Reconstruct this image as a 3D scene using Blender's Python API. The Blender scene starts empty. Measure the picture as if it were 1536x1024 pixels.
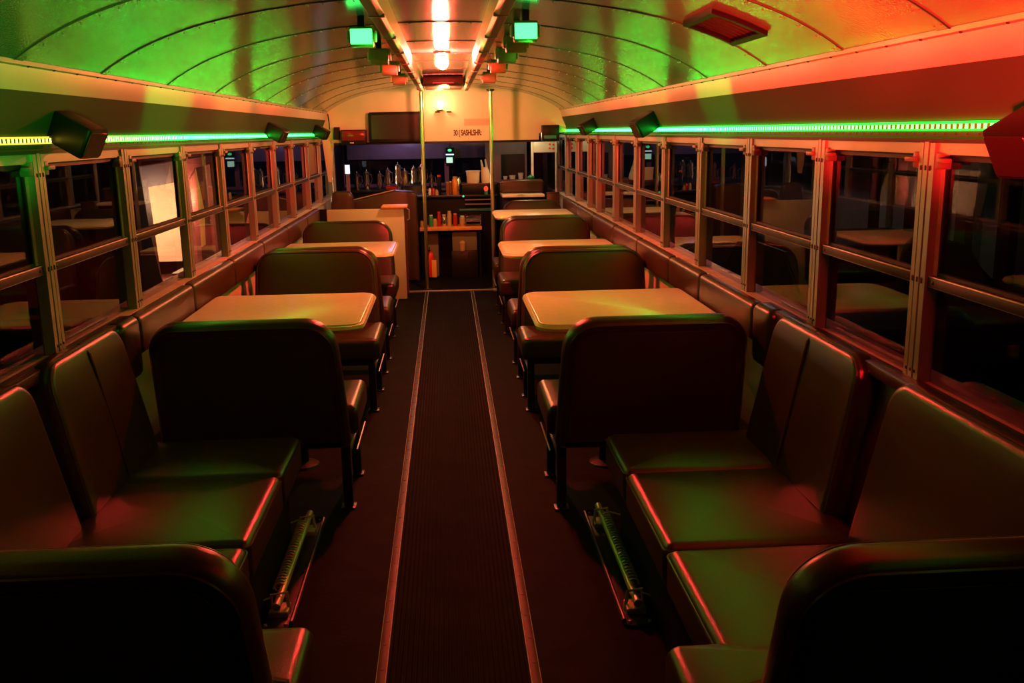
import bpy, bmesh, math, random
from mathutils import Vector, Matrix, Euler
random.seed(4)
PI = math.pi
C = bpy.context.scene.collection
SC = bpy.context.scene

# ------------------------------------------------------------------ materials
def mat(name, col, rough=.5, metal=0., spec=.5, bump=0., bscale=60., var=0., vscale=6., coat=0., kind='noise'):
    m = bpy.data.materials.new(name); m.use_nodes = True
    nt = m.node_tree; b = nt.nodes['Principled BSDF']
    b.inputs['Base Color'].default_value = (*col, 1)
    b.inputs['Roughness'].default_value = rough
    b.inputs['Metallic'].default_value = metal
    b.inputs['Specular IOR Level'].default_value = spec
    b.inputs['Coat Weight'].default_value = coat
    tc = nt.nodes.new('ShaderNodeTexCoord')
    if var > 0:
        n = nt.nodes.new('ShaderNodeTexNoise'); n.inputs['Scale'].default_value = vscale; n.inputs['Detail'].default_value = 5
        nt.links.new(tc.outputs['Object'], n.inputs['Vector'])
        r = nt.nodes.new('ShaderNodeValToRGB')
        r.color_ramp.elements[0].position = .3; r.color_ramp.elements[1].position = .7
        r.color_ramp.elements[0].color = (*[c*(1-var) for c in col], 1)
        r.color_ramp.elements[1].color = (*[min(1, c*(1+var)) for c in col], 1)
        nt.links.new(n.outputs['Fac'], r.inputs['Fac']); nt.links.new(r.outputs['Color'], b.inputs['Base Color'])
    if bump > 0:
        if kind == 'voronoi':
            n = nt.nodes.new('ShaderNodeTexVoronoi'); out = n.outputs['Distance']
        elif kind == 'wave':
            n = nt.nodes.new('ShaderNodeTexWave'); out = n.outputs['Fac']; n.bands_direction = 'X'
        else:
            n = nt.nodes.new('ShaderNodeTexNoise'); out = n.outputs['Fac']
        n.inputs['Scale'].default_value = bscale
        nt.links.new(tc.outputs['Object'], n.inputs['Vector'])
        bp = nt.nodes.new('ShaderNodeBump'); bp.inputs['Strength'].default_value = bump; bp.inputs['Distance'].default_value = .004
        nt.links.new(out, bp.inputs['Height']); nt.links.new(bp.outputs['Normal'], b.inputs['Normal'])
    return m

def emit(name, col, s):
    m = bpy.data.materials.new(name); m.use_nodes = True
    nt = m.node_tree; nt.nodes.clear()
    e = nt.nodes.new('ShaderNodeEmission'); e.inputs['Color'].default_value = (*col, 1); e.inputs['Strength'].default_value = s
    o = nt.nodes.new('ShaderNodeOutputMaterial'); nt.links.new(e.outputs[0], o.inputs['Surface'])
    return m

def led_mat(name, s, stops):
    """diodes whose colour runs along the bus (the strip is a colour-chasing one)"""
    m = emit(name, (0, 1, 0), s); nt = m.node_tree
    e = [n for n in nt.nodes if n.type == 'EMISSION'][0]
    g = nt.nodes.new('ShaderNodeNewGeometry'); sx = nt.nodes.new('ShaderNodeSeparateXYZ')
    mr = nt.nodes.new('ShaderNodeMapRange'); mr.inputs['From Min'].default_value = 0; mr.inputs['From Max'].default_value = 10
    r = nt.nodes.new('ShaderNodeValToRGB')
    while len(r.color_ramp.elements) < len(stops): r.color_ramp.elements.new(.5)
    for el, (y, c) in zip(r.color_ramp.elements, stops): el.position = y/10; el.color = (*c, 1)
    nt.links.new(g.outputs['Position'], sx.inputs[0]); nt.links.new(sx.outputs['Y'], mr.inputs['Value'])
    nt.links.new(mr.outputs[0], r.inputs['Fac']); nt.links.new(r.outputs['Color'], e.inputs['Color'])
    return m

def glass_mat(name, tint=(.8, .8, .82)):
    m = bpy.data.materials.new(name); m.use_nodes = True
    nt = m.node_tree; nt.nodes.clear()
    t = nt.nodes.new('ShaderNodeBsdfTransparent'); t.inputs['Color'].default_value = (*tint, 1)
    g = nt.nodes.new('ShaderNodeBsdfGlossy'); g.inputs['Roughness'].default_value = .01; g.inputs['Color'].default_value = (.9, .9, .9, 1)
    f = nt.nodes.new('ShaderNodeFresnel'); f.inputs['IOR'].default_value = 1.4
    x = nt.nodes.new('ShaderNodeMixShader'); o = nt.nodes.new('ShaderNodeOutputMaterial')
    ge = nt.nodes.new('ShaderNodeNewGeometry'); sb = nt.nodes.new('ShaderNodeMath'); sb.operation = 'SUBTRACT'; sb.inputs[0].default_value = 1
    mu = nt.nodes.new('ShaderNodeMath'); mu.operation = 'MULTIPLY'
    nt.links.new(ge.outputs['Backfacing'], sb.inputs[1]); nt.links.new(sb.outputs[0], mu.inputs[0]); nt.links.new(f.outputs[0], mu.inputs[1])
    nt.links.new(mu.outputs[0], x.inputs[0]); nt.links.new(t.outputs[0], x.inputs[1]); nt.links.new(g.outputs[0], x.inputs[2])
    nt.links.new(x.outputs[0], o.inputs['Surface'])
    return m

M = dict(
    vinyl=mat('brown_vinyl', (.037, .0160, .0092), .29, spec=.55, bump=.12, bscale=420, var=.18, vscale=5),
    vinyl_red=mat('maroon_vinyl', (.058, .020, .012), .36, bump=.1, bscale=380, var=.15),
    vinyl_back=mat('seat_back_fabric', (.030, .014, .009), .55, bump=.2, bscale=300),
    piping=mat('seat_piping', (.05, .018, .011), .3),
    black=mat('black_plastic', (.006, .005, .005), .42, spec=.25),
    blackm=mat('black_metal', (.012, .010, .010), .35, bump=.1, bscale=90),
    laminate=mat('cream_laminate', (.90, .80, .68), .22, spec=.5, var=.04, vscale=30),
    laminate_edge=mat('laminate_edge', (.84, .72, .52), .3),
    wall=mat('cream_painted_steel', (.62, .55, .42), .4, var=.05, bump=.03, bscale=40),
    ceil=mat('embossed_ceiling_steel', (.27, .265, .26), .17, metal=.5, bump=.05, bscale=170, var=.10, vscale=3, kind='voronoi'),
    cove=mat('painted_cove_steel', (.52, .50, .46), .34, metal=.25, var=.06, vscale=3),
    upper=mat('shaded_side_panel', (.034, .058, .032), .55, spec=.10, var=.06, vscale=3),  # dark green stands in for shade below the cove and the strip's glow
    rail=mat('painted_rail', (.80, .77, .72), .35, metal=.3),
    seam=mat('seam_steel', (.36, .35, .33), .3, metal=.8),
    rivet=mat('rivet_heads', (.5, .5, .48), .3, metal=.9),
    rubber=mat('black_rubber_floor', (.0065, .0052, .0046), .7, spec=.06, var=.5, vscale=9, bump=.2, bscale=70),
    ribbed=mat('ribbed_rubber_runner', (.010, .0068, .0058), .7, spec=.06, var=.35, vscale=6),
    alu=mat('brushed_aluminium', (.32, .36, .32), .38, metal=.4, bump=.05, bscale=240, var=.08),
    edging=mat('pale_edging_metal', (.85, .82, .76), .5, var=.12, vscale=12),
    alu_dull=mat('dull_aluminium', (.60, .55, .48), .5, metal=.2, var=.15, vscale=14),
    screw=mat('dark_screws', (.03, .025, .02), .5, metal=.5),
    gasket=mat('black_gasket', (.006, .006, .006), .6),
    chrome=mat('chrome', (.85, .82, .78), .12, metal=1.),
    steel=mat('worn_steel', (.66, .56, .46), .38, metal=.6),
    brass=mat('brass_tinted_tube', (.75, .62, .42), .3, metal=1.),
    maroon=mat('maroon_paint', (.10, .016, .012), .42),
    orange=mat('orange_wood', (.80, .30, .07), .45, var=.15, vscale=20),
    haze=mat('violet_haze_panel', (.24, .16, .21), .35, var=.25, vscale=3),
    void=mat('unlit_black_wall', (.008, .006, .006), .9, spec=.02),  # black stands in for shade on the trailer wall beside its doorway
    tape=mat('strip_tape', (.05, .07, .05), .6),
    purple=mat('violet_grey_paint', (.20, .13, .17), .45, var=.1),
    darkpanel=mat('dark_cab_panel', (.007, .0055, .006), .55, spec=.12, var=.2),
    white=mat('white_plastic', (.80, .76, .68), .45),
    lampgrey=mat('dusty_cream_plastic', (.20, .19, .13), .5),
    carton=mat('dim_carton', (.20, .17, .11), .8),
    paper=mat('cream_paper', (.74, .66, .50), .8, bump=.1, bscale=80),
    red=mat('red_paint', (.70, .03, .02), .3),
    redtrans=mat('red_glossy_plastic', (.40, .02, .02), .15),
    green=mat('green_plastic', (.03, .30, .12), .4),
    teal=mat('teal_plastic', (.02, .16, .15), .4),
    amber=mat('amber_bottle', (.28, .09, .02), .12),
    tan=mat('tan_label', (.50, .32, .15), .6),
    yellow=mat('yellow_tag', (.90, .50, .10), .6),
    ink=mat('dark_red_ink', (.10, .02, .012), .6),
    pinkpaper=mat('pink_label_paper', (.72, .40, .36), .7),
    ground=mat('night_asphalt', (.03, .03, .03), .85, var=.3, vscale=2, bump=.3, bscale=30),
    siding=mat('pale_siding', (.45, .42, .40), .7, var=.1),
    trailer=mat('maroon_trailer_paint', (.20, .05, .045), .5),
    trailer_in=mat('tan_trailer_lining', (.75, .60, .40), .55, var=.12, vscale=4),
    trailer_yel=mat('yellow_trailer_door', (.70, .50, .14), .5, var=.15, vscale=5),
    deck=mat('pink_trailer_deck', (.70, .46, .36), .5),
    glass=glass_mat('window_glass'), dglass=glass_mat('windshield_glass', (.55, .5, .58)),
    mirror=mat('dark_mirror', (.10, .07, .08), .12, metal=.6),
    screen=mat('dark_red_screen', (.16, .02, .015), .12),
)
# ribs run along the bus on the runner
def ribs(m, scale):
    nt = m.node_tree; b = nt.nodes['Principled BSDF']
    tc = nt.nodes.new('ShaderNodeTexCoord'); w = nt.nodes.new('ShaderNodeTexWave'); w.bands_direction = 'X'
    w.inputs['Scale'].default_value = scale; bp = nt.nodes.new('ShaderNodeBump'); bp.inputs['Strength'].default_value = .9; bp.inputs['Distance'].default_value = .004
    nt.links.new(tc.outputs['Object'], w.inputs['Vector']); nt.links.new(w.outputs['Fac'], bp.inputs['Height']); nt.links.new(bp.outputs['Normal'], b.inputs['Normal'])
ribs(M['ribbed'], 22)

G_LED, RED = (.014, 1., .045), (1., .10, .035)
LED_S = 62.
M['led_left'] = led_mat('left_strip_diodes', LED_S, [(0, (.13, .08, .006)), (2.9, (.13, .095, .008)), (3.6, (.05, .45, .02)), (4.3, G_LED), (6.6, G_LED), (8.5, (.006, .35, .014))])
M['led_right'] = led_mat('right_strip_diodes', LED_S, [(0, (.011, .11, .006)), (2.3, (.010, .13, .008)), (3.4, (.010, .5, .02)), (4, G_LED), (6.4, G_LED), (8.5, (.006, .35, .014))])
M['glow_left'] = led_mat('left_tape_glow', 9, [(0, (.13, .08, .004)), (2.9, (.13, .10, .004)), (3.6, (.03, .45, .02)), (4.3, (.01, 1, .05)), (10, (.01, 1, .05))])
M['glow_right'] = led_mat('right_tape_glow', 9, [(0, (.006, .35, .01)), (2.3, (.006, .4, .01)), (3.6, (.008, .8, .03)), (4.3, (.01, 1, .05)), (10, (.01, 1, .05))])
M['bulb_red'] = emit('red_bulb_glow', (1., .05, .035), 2850)
M['bulb_warm'] = emit('warm_bulb_glow', (1., .40, .15), 150)
M['lens_green'] = emit('green_lens_glow', (.05, 1., .13), 4.)
M['glow_white'] = emit('white_indicator_glow', (.80, .85, 1.), 1.2)
M['glow_green'] = emit('green_indicator_glow', (.10, 1., .35), 1.0)
M['glow_mint'] = emit('mint_panel_glow', (.6, 1., .72), .9)
M['glow_tail'] = emit('red_marker_glow', (1., .05, .02), 1.3)
M['tube_warm'] = emit('trailer_tube_glow', (1., .66, .36), 30)

# ------------------------------------------------------------------ mesh helpers
def new(): return bmesh.new()

def mark(bm, n0, k=1):
    bm.faces.ensure_lookup_table()
    for f in bm.faces[n0:]: f.material_index = k

def obj(name, bm, m, parent=None, smooth=35, kind=None, extra=()):
    bmesh.ops.recalc_face_normals(bm, faces=bm.faces[:])
    me = bpy.data.meshes.new(name); bm.to_mesh(me); bm.free()
    for q in (m, *extra): me.materials.append(M[q] if isinstance(q, str) else q)
    if smooth:
        for p in me.polygons: p.use_smooth = True
        me.set_sharp_from_angle(angle=math.radians(smooth))
    o = bpy.data.objects.new(name, me); C.objects.link(o)
    if parent:
        o.parent = parent
        o.matrix_parent_inverse = Matrix.Translation(parent.location).inverted() if parent.parent is None else (parent_world(parent)).inverted()
    if kind: o['kind'] = kind
    return o

def parent_world(o):
    m = Matrix.LocRotScale(o.location, o.rotation_euler, o.scale)
    if o.parent: m = parent_world(o.parent) @ o.matrix_parent_inverse @ m
    return m

def tag(o, label, cat, group=None, kind=None):
    o['label'] = label; o['category'] = cat
    if group: o['group'] = group
    if kind: o['kind'] = kind
    return o

def thing(name, label, cat, loc=(0, 0, 0), group=None):
    o = bpy.data.objects.new(name, None); C.objects.link(o); o.location = loc; o.empty_display_size = .05
    return tag(o, label, cat, group)

def struct(name, loc=(0, 0, 0)):
    o = bpy.data.objects.new(name, None); C.objects.link(o); o.location = loc; o['kind'] = 'structure'; return o

def box(bm, x0, x1, y0, y1, z0, z1, bev=0., seg=2, mtx=None):
    vs = [bm.verts.new((x, y, z)) for x in sorted((x0, x1)) for y in sorted((y0, y1)) for z in sorted((z0, z1))]
    f = [(0, 1, 3, 2), (4, 6, 7, 5), (0, 4, 5, 1), (2, 3, 7, 6), (0, 2, 6, 4), (1, 5, 7, 3)]
    fs = [bm.faces.new([vs[i] for i in q]) for q in f]
    geo = vs
    if bev > 0:
        es = list({e for q in fs for e in q.edges})
        r = bmesh.ops.bevel(bm, geom=es, offset=bev, segments=seg, profile=.5, affect='EDGES')
        geo = list({v for q in r['faces'] for v in q.verts} | {v for v in vs if v.is_valid})
    if mtx is not None: bmesh.ops.transform(bm, matrix=mtx, verts=geo)
    return geo

def tube(bm, pts, r, n=10, cap=True, closed=False):
    pts = [Vector(p) for p in pts]; rings = []; N = len(pts)
    rs = r if isinstance(r, (list, tuple)) else [r]*N
    up = None
    for i, p in enumerate(pts):
        if closed: d = pts[(i+1) % N]-pts[i-1]
        else: d = pts[min(i+1, N-1)]-pts[max(i-1, 0)]
        d.normalize()
        if up is None: up = d.orthogonal().normalized()
        else:
            up = (up-d*up.dot(d)); up = up.normalized() if up.length > 1e-5 else d.orthogonal().normalized()
        s = d.cross(up)
        rings.append([bm.verts.new(p+(up*math.cos(2*PI*k/n)+s*math.sin(2*PI*k/n))*rs[i]) for k in range(n)])
    for i in range(N if closed else N-1):
        a, b = rings[i], rings[(i+1) % N]
        for k in range(n): bm.faces.new((a[k], a[(k+1) % n], b[(k+1) % n], b[k]))
    if cap and not closed: bm.faces.new(rings[0]); bm.faces.new(rings[-1])

def lathe(bm, prof, cx=0, cy=0, cz=0, n=20, mtx=None):
    rings = []; allv = []
    for r, z in prof:
        if r < 1e-5: rings.append([bm.verts.new((cx, cy, cz+z))])
        else: rings.append([bm.verts.new((cx+r*math.cos(2*PI*k/n), cy+r*math.sin(2*PI*k/n), cz+z)) for k in range(n)])
        allv += rings[-1]
    for a, b in zip(rings, rings[1:]):
        if len(a) == 1 and len(b) == 1: continue
        for k in range(n):
            if len(a) == 1: bm.faces.new((a[0], b[(k+1) % n], b[k]))
            elif len(b) == 1: bm.faces.new((a[k], a[(k+1) % n], b[0]))
            else: bm.faces.new((a[k], a[(k+1) % n], b[(k+1) % n], b[k]))
    for e in (rings[0], rings[-1]):
        if len(e) > 1: bm.faces.new(e)
    if mtx is not None: bmesh.ops.transform(bm, matrix=mtx, verts=allv)

def rounded(poly, radii, n=7):
    """round the corners of a 2-D polygon; radii per corner"""
    out = []; N = len(poly)
    for i, p in enumerate(poly):
        p = Vector(p); a = (Vector(poly[i-1])-p); b = (Vector(poly[(i+1) % N])-p)
        r = radii[i] if isinstance(radii, (list, tuple)) else radii
        if r <= 1e-6: out.append(p); continue
        la, lb = a.length, b.length; a.normalize(); b.normalize()
        ang = math.acos(max(-1, min(1, a.dot(b)))); t = min(r/math.tan(ang/2), la*.49, lb*.49); rr = t*math.tan(ang/2)
        c = p+(a+b).normalized()*(rr/math.sin(ang/2))
        p0 = p+a*t; p1 = p+b*t; a0 = math.atan2(*(p0-c).yx); a1 = math.atan2(*(p1-c).yx)
        d = (a1-a0+PI) % (2*PI)-PI
        out += [c+Vector((math.cos(a0+d*k/n), math.sin(a0+d*k/n)))*rr for k in range(n+1)]
    return out

def area2(p): return sum(p[i-1].x*p[i].y-p[i].x*p[i-1].y for i in range(len(p)))
def offset(poly, d):
    """inset a convex-ish outline by d"""
    p = [Vector(q) for q in poly]; s = 1 if area2(p) > 0 else -1; N = len(p); out = []
    for i in range(N):
        e0 = (p[i]-p[i-1]); e1 = (p[(i+1) % N]-p[i])
        n0 = Vector((-e0.y, e0.x)).normalized()*s if e0.length > 1e-7 else Vector((0, 0)); n1 = Vector((-e1.y, e1.x)).normalized()*s if e1.length > 1e-7 else n0
        m = n0+n1; m = m.normalized() if m.length > 1e-6 else n1
        c = max(.4, m.dot(n1)); out.append(p[i]+m*(d/c))
    return out

def slab(bm, poly, t, r, mtx, seg=4, crown=0., crown_back=0.):
    """outline extruded by t (along w), rims rounded by r, optional pillow crown; mtx maps (u,v,w)"""
    rings = []
    def ring(pts, w): rings.append([bm.verts.new(mtx @ Vector((q.x, q.y, w))) for q in pts])
    base = [Vector(q) for q in poly]; cen = sum(base, Vector((0, 0)))/len(base)
    def cap(sgn, cr):
        o = []
        if cr > 0:
            inn = offset(base, r)
            for s in (.12, .3, .55, .8): o.append(([cen+(q-cen)*s for q in inn], sgn*(t/2+cr*(1-s*s))))
        return o
    for pts, w in cap(-1, crown_back): ring(pts, w)
    for k in range(seg+1):
        a = k/seg*PI/2; ring(offset(base, r*(1-math.sin(a))), -t/2+r*(1-math.cos(a)))
    for k in range(seg+1):
        a = k/seg*PI/2; ring(offset(base, r*(1-math.cos(a))), t/2-r*(1-math.sin(a)))
    for pts, w in reversed(cap(1, crown)): ring(pts, w)
    N = len(base)
    for a, b in zip(rings, rings[1:]):
        for i in range(N):
            bm.faces.new((a[i], a[(i+1) % N], b[(i+1) % N], b[i]))
    bm.faces.new(rings[0]); bm.faces.new(rings[-1])

def frame_mtx(origin, u, v):
    u = Vector(u).normalized(); v = Vector(v).normalized(); w = u.cross(v)
    return Matrix(((u.x, v.x, w.x, origin[0]), (u.y, v.y, w.y, origin[1]), (u.z, v.z, w.z, origin[2]), (0, 0, 0, 1)))

def strip_mesh(bm, prof, y0, y1, n=1):
    """sweep an (x,z) polyline along y"""
    rows = [[bm.verts.new((x, y0+(y1-y0)*j/n, z)) for x, z in prof] for j in range(n+1)]
    for a, b in zip(rows, rows[1:]):
        for i in range(len(prof)-1): bm.faces.new((a[i], a[i+1], b[i+1], b[i]))

def sphere(bm, c, r, n=12, sz=1.):
    lathe(bm, [(r*math.sin(PI*k/n), -r*sz*math.cos(PI*k/n)) for k in range(n+1)], *c, n=n*2)

# ------------------------------------------------------------------ the shell of the bus
Y0, YB, YE = -1.2, 9.1, 11.2
CEIL = [(0, 1.845), (.2, 1.841), (.4, 1.826), (.6, 1.797), (.75, 1.765), (.88, 1.722), (.98, 1.676), (1.05, 1.634), (1.08, 1.612)]
def arch(k=1.0, dz=0.):
    import bisect
    pts = []
    n = 48
    for i in range(n+1):
        x = -1.08+2.16*i/n; a = abs(x)
        for (x0, z0), (x1, z1) in zip(CEIL, CEIL[1:]):
            if x0 <= a <= x1+1e-9: pts.append((x, z0+(z1-z0)*(a-x0)/(x1-x0)+dz)); break
    # smooth once
    return [pts[0]]+[(pts[i][0], (pts[i-1][1]+2*pts[i][1]+pts[i+1][1])/4) for i in range(1, n)]+[pts[-1]]
ARCH = arch()
def arch_z(x):
    for (x0, z0), (x1, z1) in zip(ARCH, ARCH[1:]):
        if x0 <= x <= x1: return z0+(z1-z0)*(x-x0)/(x1-x0)
    return 1.612

bm = new(); box(bm, -1.2, 1.2, Y0, YE, -.06, 0); fl = obj('floor', bm, 'rubber', kind='structure', smooth=0)
bm = new(); strip_mesh(bm, ARCH, Y0, YB, 1); strip_mesh(bm, [(x*1.08, z+.03) for x, z in ARCH], Y0, YB, 1); ce = obj('ceiling', bm, 'ceil', kind='structure', smooth=60)
seams = [.6, 1.35, 2.05, 2.6, 3.22, 3.95, 4.75, 5.45, 6.03, 6.75, 7.4, 8.1, 8.75]
for y in seams:
    bm = new(); w = .026
    prof = [(x, z-.002) for x, z in ARCH]
    strip_mesh(bm, prof, y-w, y+w)
    for s in (-1, 1):
        a = [bm.verts.new((x, y+s*w, z-.002)) for x, z in ARCH]; b = [bm.verts.new((x, y+s*w, z)) for x, z in ARCH]
        for i in range(len(a)-1): bm.faces.new((a[i], a[i+1], b[i+1], b[i]))
    n0 = len(bm.faces)
    strip_mesh(bm, [(x, z-.0026) for x, z in ARCH], y-w-.004, y-w+.003)
    mark(bm, n0, 2); n0 = len(bm.faces)
    for i in range(44):
        x = -1.06+2.12*i/43
        if abs(abs(x)-.19) < .03: continue
        z = arch_z(x)-.002
        for q in (-1, 1):
            lathe(bm, [(.0036, .001), (.003, -.0012), (0, -.0022)], x, y+q*.015, z, n=6)
    mark(bm, n0); obj('ceiling_seam', bm, 'ceil', ce, extra=('rivet', 'gasket'))
for k, s in enumerate((-1, 1)):
    # dark lap line at the panel edge, cove band, side panel
    bm = new(); P = [(s*x, z) for x, z in ((1.071, 1.619), (1.073, 1.607), (1.084, 1.604))]
    strip_mesh(bm, P, Y0, YB); n0 = len(bm.faces)
    for i in range(58):
        y = -.9+i*.17
        if y > 9: break
        lathe(bm, [(.005, .0), (.004, -.003), (0, -.0045)], s*1.078, y, 1.6065, n=6)
    mark(bm, n0); obj('trim_%d' % (1+k), bm, 'seam', kind='structure', extra=('screw',))
    bm = new(); strip_mesh(bm, [(s*1.083, 1.612), (s*1.084, 1.60), (s*1.097, 1.544)], Y0, YB, 6); obj('trim_%d' % (3+k), bm, 'cove', kind='structure', smooth=20)
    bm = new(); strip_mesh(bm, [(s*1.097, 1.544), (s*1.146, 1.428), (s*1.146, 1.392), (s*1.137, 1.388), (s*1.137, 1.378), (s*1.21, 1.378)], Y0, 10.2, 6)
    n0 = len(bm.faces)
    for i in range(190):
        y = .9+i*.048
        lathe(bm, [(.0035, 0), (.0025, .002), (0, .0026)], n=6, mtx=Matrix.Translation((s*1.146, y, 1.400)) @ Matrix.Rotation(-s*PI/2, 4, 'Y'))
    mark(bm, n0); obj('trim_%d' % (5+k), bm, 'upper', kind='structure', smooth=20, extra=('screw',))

# side walls under the windows (with sill)
for s, nm in ((-1, 'wall_left'), (1, 'wall_right')):
    bm = new(); box(bm, s*1.15, s*1.24, Y0, YE, 0, .795)
    w = obj(nm, bm, 'wall', kind='structure', smooth=0)
    bm = new(); box(bm, s*1.125, s*1.24, Y0, 10.2, .795, .806, .003); obj('sill', bm, 'alu_dull', w)
    bm = new(); box(bm, s*1.15, s*1.24, 10.2, YE, .795, 1.5); obj('cab_pillar', bm, 'darkpanel', w)
bm = new(); box(bm, -1.24, 1.24, Y0-.05, Y0, 0, 1.9); obj('wall_back', bm, 'darkpanel', kind='structure', smooth=0)

# windows
LY = [-.2, .55, 1.30, 2.06, 2.806, 3.549, 4.319, 5.047, 5.80, 6.57, 7.323, 8.14, 8.905, 9.70, 10.2]
RY = [0., .75, 1.48, 2.208, 2.863, 3.557, 4.266, 4.986, 5.744, 6.487, 7.237, 7.69, 8.41, 9.16, 9.88, 10.2]
ZT, ZM, ZB = 1.380, 1.055, .806
wn = 0
for s, ys in ((-1, LY), (1, RY)):
    for i, (a, b) in enumerate(zip(ys, ys[1:])):
        wn += 1; W = struct('window_%d' % wn, (s*1.17, (a+b)/2, ZB))
        hw = .036
        bm = new()     # aluminium post with two grooves, at the near end of the bay
        for u0, u1, d in ((-hw, -.014, 1.137), (-.014, -.008, 1.142), (-.008, .012, 1.136), (.012, .018, 1.142), (.018, hw, 1.137)):
            box(bm, s*d, s*1.172, a+u0, a+u1, ZB, ZT)
        n0 = len(bm.faces)
        for z in (1.322, 1.318, ZM+.003, ZM-.003, .83):
            for du in (-.02, .0, .022):
                lathe(bm, [(.0045, 0), (.0035, .002), (0, .0026)], n=8, mtx=Matrix.Translation((s*1.1365, a+du, z)) @ Matrix.Rotation(-s*PI/2, 4, 'Y'))
        mark(bm, n0); obj('mullion', bm, 'alu', W, smooth=0, extra=('screw',))
        c, d = a+hw, b-hw
        if d-c < .08: continue
        bm = new(); box(bm, s*1.143, s*1.175, c, d, 1.352, ZT); obj('header_rail', bm, 'alu', W, smooth=0)
        bm = new(); box(bm, s*1.143, s*1.174, c, d, ZM-.014, ZM+.014, .003)
        n0 = len(bm.faces)
        for y in (c+.025, d-.025): lathe(bm, [(.005, 0), (.004, .002), (0, .0026)], n=8, mtx=Matrix.Translation((s*1.143, y, ZM)) @ Matrix.Rotation(-s*PI/2, 4, 'Y'))
        mark(bm, n0); obj('middle_rail', bm, 'alu', W, extra=('screw',))
        bm = new()
        for y0, y1 in ((c, c+.016), (d-.016, d)): box(bm, s*1.156, s*1.172, y0, y1, ZM+.014, 1.352)
        obj('sash_stile', bm, 'alu_dull', W, smooth=0)
        bm = new(); box(bm, s*1.158, s*1.172, c+.016, d-.016, 1.338, 1.352); box(bm, s*1.158, s*1.172, c+.016, d-.016, ZM+.014, ZM+.022)
        for y0, y1 in ((c+.016, c+.024), (d-.024, d-.016)): box(bm, s*1.158, s*1.172, y0, y1, ZM+.022, 1.338)
        obj('gasket', bm, 'gasket', W, smooth=0)
        bm = new(); box(bm, s*1.163, s*1.167, c+.024, d-.024, ZM+.022, 1.338); obj('upper_pane', bm, 'glass', W, smooth=0)
        bm = new(); box(bm, s*1.168, s*1.172, c, d, ZB, ZM-.014); obj('lower_pane', bm, 'glass', W, smooth=0)
        for y, t in ((d-.018, -1), (c+.018, 1)):
            bm = new(); box(bm, s*1.136, s*1.165, y-.012, y+.012, 1.318, 1.356, .003); box(bm, s*1.128, s*1.150, y-.012, y+.040*t, 1.332, 1.344, .003)
            obj('latch', bm, 'lampgrey', W)

# front bulkhead above the cab opening
bm = new()
pts = [(-1.08, 1.612)]+[(x, z) for x, z in ARCH[1:-1]]+[(1.08, 1.612), (1.127, 1.548), (1.14, 1.40), (.88, 1.40), (.88, 1.325), (-1.03, 1.335), (-1.04, 1.27), (-1.07, .98), (-1.10, .98), (-1.14, 1.39), (-1.127, 1.548)]
f = [bm.verts.new((x, YB, z)) for x, z in pts]; bm.faces.new(f)
r = bmesh.ops.extrude_face_region(bm, geom=bm.faces[:]); bmesh.ops.translate(bm, vec=(0, .04, 0), verts=[v for v in r['geom'] if isinstance(v, bmesh.types.BMVert)])
bmesh.ops.triangulate(bm, faces=[f for f in bm.faces if len(f.verts) > 4])
wf = obj('wall_front', bm, 'wall', kind='structure', smooth=0)
bm = new(); box(bm, -1.03, .88, YB-.006, YB+.045, 1.318, 1.338); obj('opening_edge', bm, 'black', wf, smooth=0)
# cab roof, end wall and floor lip
bm = new(); box(bm, -1.2, 1.2, YB+.04, YE, 1.46, 1.50); obj('ceiling_cab', bm, 'purple', kind='structure', smooth=0)
bm = new(); box(bm, -1.2, 1.2, 10.95, 11.0, 0, .86); box(bm, -1.2, -1.14, 10.95, 11., .86, 1.46); box(bm, .56, .60, 10.95, 11., .86, 1.46); box(bm, -.02, .03, 10.95, 11., .86, 1.46); box(bm, 1.1, 1.2, 10.95, 11, .86, 1.46); box(bm, -1.14, 1.1, 10.95, 11, 1.36, 1.46)
cw = obj('wall_cab', bm, 'purple', kind='structure', smooth=0)
for k, (a, b) in enumerate(((-1.14, -.02), (.03, .56), (.60, 1.1))):
    bm = new(); box(bm, a, b, 10.97, 10.976, .86, 1.36); obj('windshield_pane', bm, 'dglass', cw, smooth=0)

# runner, its edging strips, end lip
bm = new(); box(bm, -.190, .190, Y0, 8.56, 0, .006)
tag(obj('aisle_runner', bm, 'ribbed', smooth=0), 'long black ribbed rubber runner down the middle of the aisle', 'floor mat')
for s, nm in ((-1, 'runner_edging'), (1, 'runner_edging')):
    bm = new(); box(bm, s*.205-.0145, s*.205+.0135, Y0, 8.56, .0, .0095, .002)
    n0 = len(bm.faces)
    for i in range(60):
        y = .9+i*.13
        if y > 8.5: break
        lathe(bm, [(.006, 0), (.005, .0012), (0, .0016)], s*.205, y, .0095, n=8)
    mark(bm, n0)
    tag(obj(nm, bm, 'edging', extra=('screw',)), 'thin metal edging strip along the %s of the aisle runner' % ('half-wall side' if s < 0 else 'service-door side'), 'edging strip')
bm = new(); box(bm, -.42, .43, 8.57, 8.60, 0, .016, .004); box(bm, .40, .435, 8.54, 8.60, 0, .02, .004)
tag(obj('aisle_end_strip', bm, 'alu'), 'bright metal strip across the floor where the aisle runner ends', 'edging strip')

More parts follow.
